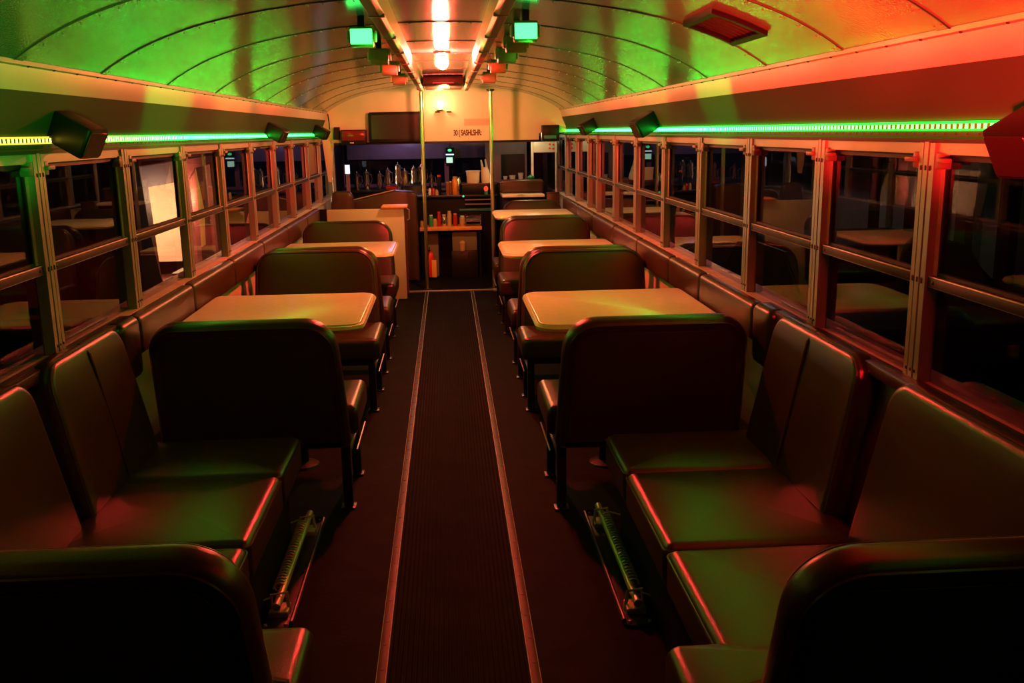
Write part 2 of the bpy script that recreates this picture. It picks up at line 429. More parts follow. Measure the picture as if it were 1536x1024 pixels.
# ------------------------------------------------------------------ ceiling rails, lamps, vents
for k, s in enumerate((-1, 1)):
    bm = new()
    P = [(s*.165, 1.843), (s*.170, 1.780), (s*.182, 1.772), (s*.214, 1.772), (s*.218, 1.780), (s*.222, 1.842)]
    strip_mesh(bm, P, Y0, 8.6)
    for y in (Y0, 8.6): bm.faces.new([bm.verts.new((x, y, z)) for x, z in P])
    R = obj('trim_%d' % (7+k), bm, 'rail', kind='structure', smooth=25)
    bm = new(); strip_mesh(bm, [(s*.186, 1.7705), (s*.212, 1.7705)], Y0, 8.6); obj('rail_insert', bm, 'maroon', R)
    bm = new()
    for y in (2.4, 3.1, 3.8, 4.5, 5.2, 5.9, 6.6, 7.3, 8.): box(bm, s*.168, s*.219, y-.008, y+.008, 1.768, 1.78, .002)
    obj('rail_clips', bm, 'alu', R)

t = thing('ceiling_lamp', 'glowing red bulb hanging from the ceiling between the two rails', 'lamp', (0, 5.3, 1.84))
bm = new(); lathe(bm, [(.045, 0), (.045, -.012), (.022, -.02), (.018, -.03), (0, -.031)], 0, 5.3, 1.842); obj('lamp_base', bm, 'blackm', t)
bm = new(); sphere(bm, (0, 5.3, 1.785), .034); obj('bulb', bm, 'bulb_red', t)

t = thing('bulkhead_lamp', 'small bright white bulb lamp on the bulkhead above the lettering', 'lamp', (-.035, 9.1, 1.66))
bm = new(); box(bm, -.07, .0, 9.06, 9.1, 1.615, 1.63, .004); box(bm, -.055, -.015, 9.00, 9.1, 1.62, 1.645, .004); obj('bracket', bm, 'white', t)
bm = new(); sphere(bm, (-.035, 8.985, 1.672), .026); obj('bulb', bm, 'bulb_warm', t)
bm = new()
for x in (-.085, .02):
    bm = new(); box(bm, x, x+.045, 9.06, 9.09, 1.600, 1.610, .002); obj('bracket_foot', bm, 'black', t)

def spot_fixture(x, y, lit, label, sz=1.0):
    z = arch_z(x)
    t = thing('party_light', label, 'light', (x, y, z), 'party lights along the ceiling rails')
    bm = new(); box(bm, x-.012, x+.012, y-.02, y+.02, z-.045, z); obj('mount', bm, 'black', t)
    bm = new()
    w, h, d = .042*sz, .036*sz, .030*sz
    poly = rounded([(-d, -h), (d, -h), (d, h), (-d, h)], [.012, .03, .012, .012])
    slab(bm, poly, 2*w, .006, frame_mtx((x, y, z-.072), (0, -1, 0), (0, 0, 1)), seg=2)
    obj('housing', bm, 'lampgrey', t)
    if lit:
        bm = new(); box(bm, x-w*.93, x+w*.93, y-d-.004, y-d+.003, z-.072-h*.75, z-.072+h*.72, .002); obj('lens', bm, 'lens_green', t)
    bm = new()
    for q in (-1, 1):
        bm = new(); box(bm, x+q*(w+.001), x+q*(w+.012), y-.012, y+.012, z-.09, z-.05, .004); obj('yoke', bm, 'alu_dull', t)
    return t
ordL = ['second', 'third', 'fourth']
for i, (y, lit) in enumerate(((3.65, 1), (4.58, 0), (5.4, 0), (6.48, 0))):
    spot_fixture(-.285, y, lit, 'green glowing square party light beside the ceiling rail on the half-wall side' if lit else 'unlit cream party light, %s along the ceiling rail on the half-wall side' % ordL[i-1])
for i, (y, lit) in enumerate(((3.5, 1), (3.95, 0), (4.56, 0), (5.3, 0), (6.4, 0))):
    spot_fixture(.300, y, lit, 'green glowing square party light beside the ceiling rail on the service-door side' if lit else 'unlit cream party light, %s along the ceiling rail on the service-door side' % (ordL+['fifth'])[i-1])

t = thing('ceiling_header', 'dark red box under the ceiling between the rails near the bulkhead', 'ceiling box', (0, 8.3, 1.80))
bm = new(); box(bm, -.155, .155, 7.5, 8.5, 1.775, 1.835, .008); obj('housing', bm, 'maroon', t)
bm = new(); box(bm, -.08, .08, 7.49, 7.50, 1.782, 1.79); obj('lip', bm, 'red', t)
bm = new(); box(bm, -.05, .05, 7.93, 8.07, 1.769, 1.776, .002); obj('lens', bm, emit('header_fill_glow', (1., .30, .10), 6), t)  # lit lens added under the header to go with the added far-end light

t = thing('ceiling_vent', 'dark slatted vent grille in the curved ceiling above the service-door windows', 'vent', (.86, 2.99, arch_z(.86)))
def on_ceil(u, y, d): # u across, d below
    return Vector((u, y, arch_z(u)-d))
bm = new()
for (u0, u1, y0, y1) in ((.78, .797, 2.82, 3.16), (.93, .947, 2.82, 3.16), (.797, .93, 2.82, 2.842), (.797, .93, 3.138, 3.16)):
    n = 5
    top = [[bm.verts.new(on_ceil(u0+(u1-u0)*i/n, y, .014)) for i in range(n+1)] for y in (y0, y1)]
    bot = [[bm.verts.new(on_ceil(u0+(u1-u0)*i/n, y, 0)) for i in range(n+1)] for y in (y0, y1)]
    for i in range(n):
        bm.faces.new((top[0][i], top[0][i+1], top[1][i+1], top[1][i]))
        for j in (0, 1): bm.faces.new((top[j][i], top[j][i+1], bot[j][i+1], bot[j][i]))
    for i in (0, n): bm.faces.new((top[0][i], top[1][i], bot[1][i], bot[0][i]))
obj('frame', bm, 'darkpanel', t, smooth=25)
bm = new()
for k in range(7):
    y = 2.848+k*.042
    a = [bm.verts.new(on_ceil(.797+.133*i/4, y, .012)) for i in range(5)]; b = [bm.verts.new(on_ceil(.797+.133*i/4, y+.028, .004)) for i in range(5)]
    for i in range(4): bm.faces.new((a[i], a[i+1], b[i+1], b[i]))
obj('slats', bm, 'blackm', t)

# poles
def pole(x, y, zt, label, m='brass', z0=0):
    t = thing('grab_pole', label, 'pole', (x, y, z0))
    bm = new(); tube(bm, [(x, y, z0), (x, y, zt)], .0165, 14); obj('tube', bm, m, t)
    bm = new(); lathe(bm, [(.04, 0), (.038, .012), (.02, .02)], x, y, z0); obj('flange', bm, 'blackm', t)
    bm = new(); lathe(bm, [(.02, -.02), (.036, -.012), (.036, 0)], x, y, zt); obj('flange', bm, 'blackm', t)
pole(-.20, 8.68, 1.80, 'floor-to-ceiling metal pole beside the half wall at the aisle end')
pole(.412, 8.68, 1.785, 'floor-to-ceiling metal pole beside the padded seats at the aisle end')
bm = new()

# LED strips
for s, nm, m in ((-1, 'half-wall side, yellow at its near end', 'led_left'), (1, 'service-door side, green along its whole length', 'led_right')):
    x = s*1.1445; y0, y1 = (.6, 9.0) if s < 0 else (.6, 9.35)
    t = thing('light_strip', 'glowing LED light strip above the windows on the %s' % nm, 'light strip', (x, 3, 1.415), 'LED strips above the windows')
    bm = new(); box(bm, x, x-s*.005, y0, y1, 1.405, 1.426); obj('tape', bm, m.replace('led', 'glow'), t, smooth=0)  # tape made to glow, added to light the side panel and diode gaps
    bm = new(); y = y0+.01
    while y < y1-.01:
        n0 = len(bm.faces); box(bm, x-s*.005, x-s*.0145, y-.0065, y+.0065, 1.409, 1.421); mark(bm, n0)
        for f in bm.faces[n0:]:
            if all(abs(v.co.x-(x-s*.0145)) < 1e-6 for v in f.verts): f.material_index = 0
        y += .0245
    obj('diodes', bm, m, t, smooth=0, extra=('tape',))

# speakers
def speaker(s, y, z, label, sc=1., ry=0., rz=0.):
    t = thing('wall_speaker', label, 'speaker', (s*1.12, y, z), 'box speakers over the light strips')
    x = s*(1.075)
    R = Matrix.Translation((x, y, z)) @ Matrix.Rotation(math.radians(s*(12+rz)), 4, 'Z') @ Matrix.Rotation(math.radians(-s*(28+ry)), 4, 'Y')
    bm = new()
    e = -s        # the end that looks into the aisle
    poly = rounded([(-e*.060*sc, -.042*sc), (e*.062*sc, -.050*sc), (e*.062*sc, .050*sc), (-e*.060*sc, .042*sc)], .010)
    slab(bm, poly, .088*sc, .006, R, seg=2); obj('cabinet', bm, 'black', t)
    bm = new(); slab(bm, rounded([(-.042*sc, -.036*sc), (.042*sc, -.036*sc), (.042*sc, .036*sc), (-.042*sc, .036*sc)], .006), .004, .001, R @ Matrix.Translation((e*.0632*sc, 0, 0)) @ frame_mtx((0, 0, 0), (0, 1, 0), (0, 0, 1)), seg=1); obj('grille', bm, 'blackm', t)
    bm = new(); tube(bm, [(s*1.14, y, z+.0), (s*1.12, y, z-.03), (s*1.09, y, z-.03)], .008, 8); obj('bracket', bm, 'blackm', t)
speaker(-1, 2.94, 1.43, 'black box speaker over the yellow end of the LED strip', 1.05)
speaker(-1, 6.32, 1.435, 'black box speaker over the green LED strip above the far half-wall-side windows')
speaker(-1, 8.55, 1.435, 'black box speaker at the bulkhead end of the half-wall-side LED strip')
speaker(1, 1.68, 1.395, 'largest black box speaker, nearest the camera on the service-door-side LED strip', 1.12)
speaker(1, 5.15, 1.445, 'black box speaker, second along the service-door-side LED strip', 1.08)
speaker(1, 7.26, 1.445, 'black box speaker, third along the service-door-side LED strip')
speaker(1, 9.2, 1.43, 'black box speaker at the bulkhead end of the service-door-side LED strip')

# ------------------------------------------------------------------ seats
def booth(s, f, yt, label, zt=.775, zs=.405, depth=None, xin=.36, bin_=0.):
    """two-person bus bench; s side, f=+1 faces the cab / -1 faces the camera; yt = rear face of the backrest at its top"""
    th = math.radians(13); zb = .25; L = (zt-zb)/math.cos(th); T = .085
    run = L*math.sin(th)
    yb = yt+f*run                                  # rear face at the bottom
    t = thing('booth_bench', label, 'bench seat', (s*.72, yb+f*.2, 0), 'brown bus bench seats')
    d = depth if depth else .44
    yc0 = yb+f*.075; yc1 = yc0+f*d
    bm = new(); poly = rounded([(s*xin, yc0), (s*1.08, yc0), (s*1.08, yc1), (s*xin, yc1)], [.02, .02, .03, .035])
    slab(bm, poly, .115, .030, Matrix.Translation((0, 0, zs-.0625)), crown=.010); obj('seat', bm, 'vinyl', t)
    bm = new(); v = Vector((0, -f*math.sin(th), math.cos(th))); u = Vector((1, 0, 0)); w = u.cross(v)   # w=+/- y
    org = Vector((0, yb, zb))+Vector((0, f*T/2*math.cos(th), T/2*math.sin(th)))
    poly = rounded([(s*(xin+bin_+.022), 0), (s*1.085, 0), (s*1.07, L), (s*(xin+bin_+.048), L)], [.03, .03, .11, .125], n=10)
    mt = frame_mtx(org, u, v)
    slab(bm, poly, T, .032, mt, seg=5, crown=.004, crown_back=.004)
    b = obj('backrest', bm, 'vinyl', t, smooth=50)
    # dark rear panel and piping
    wr = -1 if (w.y*f) > 0 else 1
    bm = new(); slab(bm, offset(poly, .040), .004, .0015, mt @ Matrix.Translation((0, 0, wr*(T/2+.0035))), seg=2); obj('rear_panel', bm, 'vinyl_back', b)
    bm = new()
    for q in (-1, 1): tube(bm, [mt @ Vector((p.x, p.y, q*(T/2-.004))) for p in offset(poly, .016)], .0042, 6, closed=True)
    obj('piping', bm, 'piping', b)
    bm = new(); box(bm, s*(xin+.03), s*1.06, yb+f*.06, yc1-f*.03, zs-.145, zs-.118); tube(bm, [(s*(xin+.045), yb+f*.03, zs-.2), (s*(xin+.045), yc1-f*.06, zs-.2)], .010, 8)
    obj('frame', bm, 'blackm', t, smooth=30)
    for xx in (xin+.05, 1.03):
        for yy in (yb+f*.06, yc1-f*.09):
            bm = new(); box(bm, s*xx-.018, s*xx+.018, yy-.018, yy+.018, .006, zs-.12, .004); box(bm, s*xx-.028, s*xx+.028, yy-.03, yy+.03, 0, .008, .002)
            obj('leg', bm, 'blackm', t)
    bm = new(); tube(bm, [(s*(xin+.012), yb+f*.10, zs-.185), (s*(xin+.012), yc1-f*.05, zs-.185)], .0035, 6); obj('side_rod', bm, 'alu', t)
    return t
hs, ds = 'half-wall side', 'service-door side'
booth(-1, 1, 1.45, 'brown bench seat nearest the camera beside the wall bench, half-wall side', zt=.743, depth=.25, xin=.30)
booth(1, 1, 1.33, 'brown bench seat nearest the camera beside the wall bench, service-door side', zt=.745, depth=.22, xin=.42, bin_=.075)
booth(-1, 1, 3.34, 'brown bench seat with its back to the camera before the first table, half-wall side', zt=.763)
booth(1, 1, 3.24, 'brown bench seat with its back to the camera before the first table, service-door side', zt=.758)
booth(-1, -1, 5.42, 'brown bench seat facing the camera behind the first table, half-wall side', depth=.48)
booth(1, -1, 5.20, 'brown bench seat facing the camera behind the first table, service-door side', depth=.35)
booth(-1, 1, 5.46, 'brown bench seat facing the cab before the second table, half-wall side')
booth(1, 1, 5.24, 'brown bench seat facing the cab before the second table, service-door side')
booth(-1, -1, 7.22, 'brown bench seat facing the camera behind the second table, against the half wall', xin=.37)
booth(1, -1, 7.22, 'brown bench seat facing the camera behind the second table, service-door side')
booth(1, 1, 7.26, 'brown bench seat facing the cab before the third table')
booth(1, -1, 9.03, 'brown bench seat facing the camera behind the third table, by the cab', xin=.47)

def bench(s, cuts, backs, label):
    t = thing('wall_bench', label, 'bench', (s*.8, (cuts[0]+cuts[-1])/2, 0))
    zs = .405
    for a, b in zip(cuts, cuts[1:]):
        bm = new(); poly = rounded([(s*.525, a+.002), (s*1.04, a+.002), (s*1.04, b-.002), (s*.525, b-.002)], .028)
        slab(bm, poly, .125, .030, Matrix.Translation((0, 0, zs-.068)), crown=.010, seg=5)
        o = obj('seat_cushion', bm, 'vinyl', t, smooth=50)
        bm = new(); tube(bm, [(q.x, q.y, zs-.022) for q in offset(poly, .0005)], .003, 6, closed=True); obj('piping', bm, 'piping', o)
    bm = new(); box(bm, s*.58, s*1.06, cuts[0]+.01, cuts[-1]-.01, .0, .285, .006); obj('base', bm, 'darkpanel', t)
    for y0, y1, seam in backs:
        lo = Vector((s*.985, 0, .385)); hi = Vector((s*1.075, 0, .83)); v = (hi-lo); L = v.length; u = Vector((0, 1, 0))
        poly = rounded([(y0, 0), (y1, 0), (y1-.02, L), (y0+.02, L)], [.03, .03, .085, .085], n=9)
        w = u.cross(v.normalized()); T = .07
        off = w*(T/2 if w.x*s > 0 else -T/2)
        mt = frame_mtx(lo+off, u, v)
        bm = new(); slab(bm, poly, T, .026, mt, seg=5, crown=.006, crown_back=.001); o = obj('backrest', bm, 'vinyl', t, smooth=50)
        q = -1 if w.x*s > 0 else 1
        bm = new()
        tube(bm, [mt @ Vector((p.x, p.y, q*(T/2-.008))) for p in offset(poly, .010)], .0035, 6, closed=True)
        if seam:
            tube(bm, [mt @ Vector((seam, L*k/12, q*(T/2+.0045-.0*k) if 0 < k < 12 else q*(T/2-.02))) for k in range(13)], .0045, 6)
        obj('piping', bm, 'piping', o)
    return t
bench(-1, [1.80, 2.31, 2.82, 3.21], [(.9, 1.66, 0), (1.70, 2.46, 0), (2.52, 3.15, 2.825)], 'brown vinyl wall bench with three cushions under the half-wall-side windows')
bench(1, [1.62, 2.18, 2.73, 3.11], [(.9, 1.36, 0), (1.40, 2.19, 0), (2.33, 3.03, 2.70)], 'brown vinyl wall bench with three cushions under the service-door-side windows')

# padded rail along the walls
for s, cuts, lab in ((-1, [3.36, 4.1, 4.9, 5.7, 6.6, 7.5, 8.25], hs), (1, [3.28, 4.02, 4.6, 5.4, 6.2, 7.1, 8.0, 8.95], ds)):
    t = thing('wall_pad', 'padded maroon rail under the windows along the booths, %s' % lab, 'padding', (s*1.1, 5, .75))
    for a, b in zip(cuts, cuts[1:]):
        bm = new(); poly = rounded([(a+.002, .665), (b-.002, .665), (b-.002, .805), (a+.002, .805)], .025)
        slab(bm, poly, .065, .022, frame_mtx((s*1.115, 0, 0), (0, 1, 0), (0, 0, 1)), crown=.004, crown_back=.004); obj('pad', bm, 'vinyl_red', t)
    c = cuts[0]
    bm = new(); poly = rounded([(c-.20, .60), (c-.012, .60), (c-.012, .815), (c-.20, .815)], .035)
    slab(bm, poly, .07, .024, frame_mtx((s*1.112, 0, 0), (0, 1, 0), (0, 0, 1)), crown=.004, crown_back=.004); obj('pad', bm, 'vinyl', t)
    bm = new(); box(bm, s*1.10, s*1.150, Y0+.1, c-.01, .778, .812, .006); obj('ledge', bm, 'vinyl_red', t)

# tables
def table(s, y0, y1, label, z=.70, xi=.345, xo=1.065):
    t = thing('booth_table', label, 'table', (s*.7, (y0+y1)/2, 0), 'cream booth tables')
    poly = rounded([(s*xi, y0), (s*xo, y0), (s*xo, y1), (s*xi, y1)], [.075, .02, .02, .06], n=6)
    bm = new(); slab(bm, poly, .034, .006, Matrix.Translation((0, 0, z-.017)), seg=3); o = obj('tabletop', bm, 'laminate', t)
    bm = new(); tube(bm, [(q.x, q.y, z-.018) for q in offset(poly, -.0005)], .013, 6, closed=True); obj('edge_band', bm, 'laminate_edge', o)
    ym = (y0+y1)/2
    bm = new(); tube(bm, [(s*.66, ym, .012), (s*.66, ym, z-.034)], .028, 14); obj('pedestal', bm, 'blackm', t)
    bm = new(); lathe(bm, [(.075, 0), (.07, .010), (.03, .02)], s*.66, ym, 0, n=24); obj('foot_plate', bm, 'blackm', t)
    bm = new(); box(bm, s*1.06, s*1.12, y0+.05, y1-.05, z-.075, z-.036, .004); obj('wall_bracket', bm, 'alu_dull', t)
table(-1, 3.64, 4.40, 'cream laminate table nearest the camera on the half-wall side')
table(-1, 5.86, 6.52, 'cream laminate table next to the half wall, second from the camera')
table(1, 3.52, 4.29, 'cream laminate table nearest the camera on the service-door side')
table(1, 5.70, 6.38, 'cream laminate table, second from the camera on the service-door side')
table(1, 7.90, 8.56, 'cream laminate table farthest from the camera, beside the aisle-end pole', z=.732, xi=.41)

# floor heaters under the wall benches
def heater(s, y0, y1, label):
    t = thing('floor_heater', label, 'heater', (s*.50, (y0+y1)/2, 0), 'finned tube heaters on the floor')
    x = s*.535
    bm = new(); slab(bm, rounded([(x-.05, y0), (x+.05, y0), (x+.05, y1), (x-.05, y1)], .03), .008, .002, Matrix.Translation((0, 0, .004)), seg=2)
    tube(bm, [(x-s*.045, y0+.02, .014), (x-s*.045, y1-.02, .014)], .006, 8); tube(bm, [(x-.04, y1-.015, .014), (x+.04, y1-.015, .014)], .006, 8)
    obj('base_plate', bm, 'blackm', t)
    bm = new(); tube(bm, [(x, y0+.05, .050), (x, y1-.05, .050)], .012, 12); obj('pipe', bm, 'steel', t)
    bm = new(); n = 26; pts = []
    for k in range(n*10+1):
        a = 2*PI*k/10; pts.append((x+s*(.012+.018*math.cos(a)), y0+.17+(y1-y0-.32)*k/(n*10), .050+.018*math.sin(a)))
    tube(bm, pts, .0032, 5); obj('coil', bm, 'steel', t)
    for yy in (y0+.10, y1-.13):
        bm = new(); tube(bm, [(x-.028, yy, .008), (x-.022, yy, .066), (x+.022, yy+.008, .068), (x+.028, yy, .008)], .006, 6); box(bm, x-.03, x+.03, yy-.035, yy+.03, .006, .026, .004); tube(bm, [(x+s*.02, yy, .06), (x+s*.07, yy-.02, .05)], .003, 6)
        obj('clamp', bm, 'steel', t)
    for yy in (y0+.02, y1-.02):
        for k in (-1, 1):
            bm = new(); lathe(bm, [(.006, 0), (.005, .005), (0, .006)], x+k*.03, yy, .008, n=8); obj('screw', bm, 'steel', t)
heater(-1, 2.58, 3.40, 'chrome coiled heater pipe on the floor at the edge of the half-wall-side bench')
heater(1, 2.50, 3.36, 'chrome coiled heater pipe on the floor at the edge of the service-door-side bench')

# ------------------------------------------------------------------ bulkhead things
t = thing('interior_mirror', 'wide dark rear-view mirror on the bulkhead, half hidden by the pole', 'mirror', (-.45, 9.05, 1.47))
bm = new(); slab(bm, rounded([(-.70, 1.335), (-.19, 1.335), (-.19, 1.61), (-.70, 1.61)], .02), .03, .006, frame_mtx((0, 9.06, 0), (1, 0, 0), (0, 0, 1)), seg=2); obj('frame', bm, 'black', t)
bm = new(); slab(bm, rounded([(-.675, 1.365), (-.215, 1.365), (-.215, 1.585), (-.675, 1.585)], .012), .004, .001, frame_mtx((0, 9.043, 0), (1, 0, 0), (0, 0, 1)), seg=1); obj('mirror_glass', bm, 'mirror', t)
bm = new(); box(bm, -.47, -.43, 9.07, 9.1, 1.44, 1.5); obj('bracket', bm, 'black', t)

t = thing('wall_monitor', 'small box monitor with a dark red screen on the bulkhead beside the mirror', 'monitor', (-.84, 9.02, 1.38))
bm = new(); box(bm, -.95, -.725, 8.98, 9.1, 1.318, 1.455, .006); obj('case', bm, 'black', t)
bm = new(); box(bm, -.94, -.735, 8.974, 8.982, 1.358, 1.447, .002); obj('screen', bm, 'screen', t)
bm = new(); box(bm, -.87, -.835, 8.972, 8.982, 1.332, 1.342, .001); obj('badge', bm, 'alu_dull', t)

t = thing('junction_box', 'narrow black box on the bulkhead by the end of the half-wall-side LED strip', 'box', (-1.01, 9.05, 1.42))
bm = new(); slab(bm, rounded([(-.026, -.055), (.026, -.055), (.034, .055), (-.018, .055)], .006), .06, .004, frame_mtx((-1.0, 9.07, 1.425), (1, 0, 0), (0, 0, 1)), seg=1); obj('case', bm, 'black', t)
bm = new(); tube(bm, [(-1.06, 9.07, 1.46), (-1.06, 9.07, 1.52), (-1.07, 9.08, 1.60)], .006, 6); obj('cable', bm, 'black', t)

cu = bpy.data.curves.new('lettering', 'FONT'); cu.body = '30 ( SASHLSHR:'; cu.size = .072; cu.extrude = .0008; cu.space_character = .88
cu.offset = .002
cu.materials.append(M['ink'])
to = bpy.data.objects.new('lettering_curve', cu); me = bpy.data.meshes.new_from_object(to); bpy.data.objects.remove(to)
o = bpy.data.objects.new('bulkhead_lettering', me); C.objects.link(o); o.location = (.078, 9.097, 1.388); o.rotation_euler = (PI/2, 0, 0); o.scale = (.62, 1, 1)
tag(o, 'small dark lettering on the bulkhead beside the pole', 'lettering')
bm = new(); box(bm, .18, .43, 9.095, 9.1, 1.476, 1.54, .001); lo = obj('bulkhead_label', bm, 'pinkpaper', smooth=0); tag(lo, 'faint pinkish paper label on the bulkhead above the lettering', 'label')
bm = new()
for z in (1.493, 1.507, 1.522): box(bm, .195, .42, 9.0935, 9.0955, z-.002, z+.002)
obj('printed_lines', bm, 'ink' if False else 'tan', lo, smooth=0)

t = thing('control_box', 'black box on the bulkhead corner above the service door', 'box', (.98, 9.0, 1.38))
bm = new(); box(bm, .90, 1.06, 8.98, 9.1, 1.325, 1.47, .006); obj('case', bm, 'black', t)
bm = new(); box(bm, .915, 1.03, 8.972, 8.982, 1.345, 1.375, .002); obj('panel', bm, 'teal', t)

# ------------------------------------------------------------------ half wall and cab
t = thing('half_wall', 'cream half wall partition behind the second half-wall-side booth', 'partition', (-.7, 8.3, 0))
bm = new(); box(bm, -1.03, -.372, 8.27, 8.31, 0, .785, .004); obj('panel', bm, 'wall', t)
bm = new(); box(bm, -1.14, -1.03, 8.265, 8.315, 0, .79); obj('end_post', bm, 'black', t, smooth=0)
bm = new(); box(bm, -.565, -.345, 8.25, 8.52, .787, .806, .003); obj('counter_flap', bm, 'orange', t)
bm = new(); box(bm, -.372, -.355, 8.275, 8.42, .05, .787); obj('side_panel', bm, 'maroon', t, smooth=0)
bm = new(); tube(bm, [(-.35, 8.33, .68), (-.33, 8.33, .69), (-.33, 8.33, .77), (-.35, 8.33, .78)], .006, 8); obj('handle', bm, 'alu', t)

t = thing('engine_cover', 'dark maroon padded cover with a sloping edge behind the half wall', 'cover', (-.6, 9.3, 0))
bm = new(); poly = rounded([(-.95, .0), (-.29, .0), (-.29, .865), (-.50, .885), (-.92, .79)], [.01, .01, .05, .05, .05])
slab(bm, poly, .20, .02, frame_mtx((0, 9.32, 0), (1, 0, 0), (0, 0, 1)), seg=3); obj('shell', bm, 'vinyl_red', t)
bm = new(); tube(bm, [(-.92, 9.225, .797), (-.50, 9.225, .889)], .006, 6); obj('edge_bead', bm, 'tan', t)

t = thing('driver_seat', 'dark driver seat with a red-lit top beside the end window', 'seat', (-.97, 8.95, 0))
bm = new(); slab(bm, rounded([(-1.10, .38), (-.86, .38), (-.87, .90), (-1.07, .90)], [.02, .02, .06, .06]), .10, .03, frame_mtx((0, 9.02, 0), (1, 0, 0), (0, 0, 1)), seg=3, crown=.01, crown_back=.01); obj('backrest', bm, 'vinyl_red', t)
bm = new(); slab(bm, rounded([(-1.10, 9.08), (-.84, 9.08), (-.84, 9.19), (-1.10, 9.19)], .02), .10, .02, Matrix.Translation((0, 0, .40)), seg=2); obj('seat', bm, 'vinyl', t)
bm = new(); lathe(bm, [(.10, 0), (.09, .02), (.04, .04), (.04, .35)], -.97, 9.10, 0, n=14); obj('pedestal', bm, 'blackm', t)

pole(-1.085, 9.42, 1.46, 'bright thin pole beside the end window behind the half wall', 'alu')

# back counter across the cab
t = thing('back_counter', 'dark counter under the windshield carrying jugs and cups', 'counter', (-.3, 10.5, 0))
bm = new(); box(bm, -1.13, .38, 10.35, 10.90, 0, .80, .005); obj('body', bm, 'darkpanel', t)
bm = new(); box(bm, -1.14, .40, 10.32, 10.92, .80, .83, .006); obj('counter_top', bm, 'blackm', t)
bm = new()
for x in (-.80, -.66, -.50): box(bm, x, x+.02, 10.315, 10.35, .55, .79)
for z in (.62, .70, .77): box(bm, -.80, -.48, 10.31, 10.35, z, z+.018)
obj('rack_front', bm, 'maroon', t, smooth=0)

def jug(x, y, r, h, label, m='chrome', z=.83):
    t = thing('metal_jug', label, 'jug', (x, y, z), 'metal jugs on the counter under the windshield')
    bm = new(); lathe(bm, [(r*.8, 0), (r*.85, h*.1), (r, h*.35), (r*.8, h*.75), (r*.85, h*.95), (r*.9, h), (r*.7, h*.98), (r*.6, h*.2), (0, h*.15)], x, y, z, n=16); obj('body', bm, m, t)
    bm = new(); tube(bm, [(x+r*.7, y, z+h*.9), (x+r*1.5, y, z+h*.85), (x+r*1.6, y, z+h*.5), (x+r*.9, y, z+h*.25)], .006, 6); obj('handle', bm, m, t)
    bm = new(); lathe(bm, [(r*.5, 0), (r*.5, .012), (r*.15, .02), (r*.12, .035), (0, .04)], x, y, z+h*.985, n=12); obj('lid', bm, m, t)
jug(-.97, 10.55, .035, .16, 'small metal jug nearest the end-window side of the back counter')
jug(-.86, 10.50, .035, .18, 'metal jug beside the small one on the back counter')
jug(-.72, 10.50, .032, .16, 'metal jug in front of the bright glare in the windshield')
jug(-.63, 10.48, .032, .20, 'metal jug with a round knob, left of the tallest jug')
jug(-.52, 10.45, .04, .25, 'tallest metal jug, with a spout, on the back counter')
jug(-.45, 10.50, .045, .18, 'coppery jug beside the tallest jug', 'brass')
jug(-.35, 10.45, .04, .215, 'metal jug on the pole side of the coppery jug')
jug(-.275, 10.50, .045, .225, 'wide metal jug next to the aisle-end pole')
jug(-.165, 10.56, .03, .13, 'short metal jug almost hidden by the aisle-end pole')

t = thing('flat_carton', 'flat red box lying on the back counter under the jugs', 'box', (-.57, 10.3, .83)); bm = new(); box(bm, -.65, -.53, 10.34, 10.43, .83, .865, .005); obj('carton', bm, 'red', t); bm = new(); box(bm, -.655, -.525, 10.335, 10.435, .858, .868, .002); obj('lid', bm, 'redtrans', t)
t = thing('coffee_machine', 'black floor-standing machine with red side trim beside the aisle-end pole', 'machine', (-.35, 10.24, 0))
bm = new(); box(bm, -.45, -.25, 10.18, 10.305, 0, .88, .02); obj('body', bm, 'black', t)
for x in (-.46, -.265):
    bm = new(); box(bm, x, x+.025, 10.172, 10.30, .70, .84, .006); obj('side_trim', bm, 'vinyl_red', t)

t = thing('display_stand', 'upright bright white screen on a pale stand at the end-window side', 'screen', (-1.0, 9.9, .83))
bm = new(); box(bm, -1.025, -.985, 9.955, 9.965, .80, 1.02, .002); obj('stand', bm, 'purple', t)
bm = new(); box(bm, -1.03, -.982, 9.945, 9.956, 1.02, 1.11, .002); obj('screen', bm, 'glow_white', t)
bm = new(); box(bm, -1.06, -.95, 9.90, 10.02, .0, .80, .004); obj('plinth', bm, 'darkpanel', t)

t = thing('haze_panel', 'added violet-grey panel imitating a visor band across the top of the windshield', 'haze', (-.3, 10.9, 1.25))  # added panel, its violet colour imitates haze in the windshield
bm = new(); box(bm, -1.10, .54, 10.90, 10.92, 1.13, 1.37, .006); obj('panel', bm, 'haze', t)
bm = new(); tube(bm, [(-1.08, 10.905, 1.128), (.52, 10.905, 1.128)], .008, 8); obj('lower_rail', bm, 'darkpanel', t)
t = thing('signal_light', 'green and white lit signal panel hanging inside the windshield', 'light', (.04, 10.8, 1.2))
bm = new(); box(bm, .0, .10, 10.85, 10.885, 1.05, 1.25, .004); obj('case', bm, 'black', t)
bm = new(); sphere(bm, (.045, 10.842, 1.222), .022, sz=.7); obj('green_lamp', bm, 'glow_green', t)
bm = new(); box(bm, .0, .09, 10.832, 10.848, 1.168, 1.182, .002); obj('white_bar', bm, 'glow_white', t)
bm = new(); box(bm, .005, .075, 10.832, 10.848, 1.085, 1.145, .002); obj('mint_panel', bm, 'glow_mint', t)
bm = new(); tube(bm, [(.05, 10.87, 1.25), (.05, 10.89, 1.37)], .004, 6); obj('hanger', bm, 'black', t)

